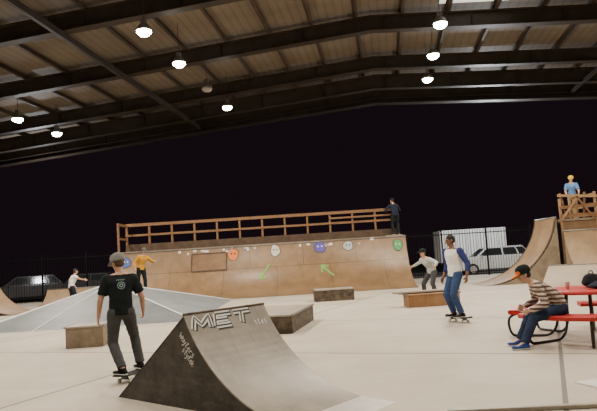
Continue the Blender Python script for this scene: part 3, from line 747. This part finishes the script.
# man with black tee riding
skateboard((-2.40,8.37,0),math.atan2(.95,.30),'black skateboard with pale wheels under the rider in black')
bz=.102
p1,sh1,fr=person('man in grey cap and black printed tee riding a skateboard',(-2.40,8.37,0),20,(-.13,-.02,.93),lean=7,side=0,
    feet=[(-.08,-.21,bz),(.05,.20,bz)],toes=[35,20],hands=[(-.12,.10,-.50),(.14,.16,-.46)],head=(30,14),shirt='c_black',pants='c_char',
    shoes='s_black',hair='hair_br',cap='c_cap',sc=.99,vox=.007,kneeout=.35,capg=1.08)
# print on the back
ch,Rs,Fs,U=fr
bv=BVHTree.FromPolygons([v.co for v in sh1.data.vertices],[p.vertices for p in sh1.data.polygons])
def onback(u,v):
    o=ch-Fs*.6+Rs*u+U*v; h=bv.ray_cast(o,Fs)
    return (h[0]-Fs*.004) if h[0] else o+Fs*.45
strokes('shirt_print',[[(-.05+.012*k,.07+(.010 if k%2 else -.010)) for k in range(10)]],.005,onback,'p_teal',p1,.01)
strokes('shirt_print',[[(.01+.048*math.cos(t*.5),-.01+.048*math.sin(t*.5)) for t in range(14)]],.009,onback,'p_teal',p1,.01)
strokes('shirt_print',[[(.01+.022*math.cos(t*.8),-.01+.022*math.sin(t*.8)) for t in range(9)]],.014,onback,'p_teal',p1,.01)

# man with raglan
skateboard((3.16,12.58,0),rad(112),'dark skateboard under the rider in a raglan shirt')
person('dark-haired man in white raglan shirt and jeans riding a skateboard',(3.16,12.58,0),112,(.0,0,.99),lean=2,
    feet=[(.04,-.13,bz),(-.05,.13,bz)],toes=[-10,10],hands=[(-.10,-.05,-.52),(.06,.06,-.52)],head=(-15,6),skin='skin_d',shirt='c_white',sleeve='three',sleevem='c_blue',
    pants='c_denim',hair='hair_b',vox=.008,kneeout=.2,sc=1.02,twist=18)
# seated man
person('seated man in striped shirt, dark jeans and orange-brimmed black cap',(3.73,8.95,0),80,(.02,.02,.555),lean=43,
    feet=[(-.60,-.13,0),(-.54,.20,0)],toes=[8,-12],hands=[(-.02,.14,-.34),(.02,.16,-.32)],head=(5,20),shirt='c_stripe',sleeve='long',pants='c_mdenim',
    shoes='s_blue',hair='hair_b',cap='c_black',brim='c_orange',sc=.99,vox=.008,elbow=[(-.6,-.5,-.3),(.6,-.5,-.3)],capg=1.06)
# bending skater behind the bench
person('skater in grey shirt and dark cap leaning forward with arms out',(4.0,19.2,0),120,(.10,0,.84),lean=30,
    feet=[(.15,-.26,.0),(-.12,.28,0)],toes=[0,10],hands=[(-.42,.15,-.20),(.44,.0,-.20)],head=(-5,0),shirt='c_grey',sleeve='long',pants='c_char',
    hair='hair_br',cap='c_black',vox=.01,kneeout=.5)
# man on the deck
person('man in dark clothes leaning by the railing on the ramp deck',(4.58,28.62,2.36),15,(0,0,.95),lean=17,
    feet=[(-.12,-.08,0),(.12,.02,0)],toes=[10,-10],hands=[(-.10,.34,-.20),(.05,.36,-.18)],head=(20,16),shirt='c_ddenim',sleeve='long',pants='c_black',
    hair='hair_b',cap='c_black',sc=1.06,vox=.01)
# person on the platform
person('young person in blue shirt and yellow helmet on the platform',(11.05,24.15,2.42),160,(0,0,.94),lean=8,
    feet=[(.12,0,0),(-.12,.05,0)],toes=[10,-10],hands=[(-.05,.30,-.40),(.05,.28,-.42)],head=(10,8),shirt='c_lblue',sleeve='short',pants='c_khaki',
    hair='hair_br',cap='c_helm',helmet=True,sc=.98,vox=.01)
# yellow shirt
person('man in mustard shirt and black trousers on the pyramid ramp',(-5.98,22.2,.60),225,(.04,0,.90),lean=12,side=-6,
    feet=[(.18,0,.01),(-.12,.05,-.01)],toes=[25,-25],hands=[(-.16,.26,-.18),(.20,.05,-.42)],head=(-10,10),shirt='c_yellow',sleeve='long',pants='c_black',
    hair='hair_br',cap='c_dcap',sc=.95,vox=.01,kneeout=.4)
# far skater
person('skater in white tee and dark trousers with one arm out',(-9.9,26,0),-50,(-.08,0,.90),lean=16,
    feet=[(-.2,.05,0),(.2,-.05,0)],toes=[10,-10],hands=[(-.2,.10,-.40),(.42,.2,-.15)],head=(0,5),shirt='c_white',sleeve='short',pants='c_ddenim',
    hair='hair_b',vox=.01,kneeout=.4)

# ------------------------------------------------------------------ world, camera
w=bpy.data.worlds.new('night'); bpy.context.scene.world=w; w.use_nodes=True
w.node_tree.nodes['Background'].inputs[0].default_value=(.0085,.0048,.0072,1)
w.node_tree.nodes['Background'].inputs[1].default_value=1
cd=bpy.data.cameras.new('camera'); cam=bpy.data.objects.new('camera',cd); C.objects.link(cam)
cd.sensor_width=36; cd.lens=36*600/597; cd.clip_end=500
phi,th=rad(5.08),rad(3.55)
f=V((0,math.cos(phi),math.sin(phi))); r0=V((1,0,0)); u0=V((0,-math.sin(phi),math.cos(phi)))
cr=r0*math.cos(th)-u0*math.sin(th); cu_=r0*math.sin(th)+u0*math.cos(th)
m=Matrix((cr,cu_,-f)).transposed().to_4x4(); m.translation=V((0,0,1.5)); cam.matrix_world=m
bpy.context.scene.camera=cam
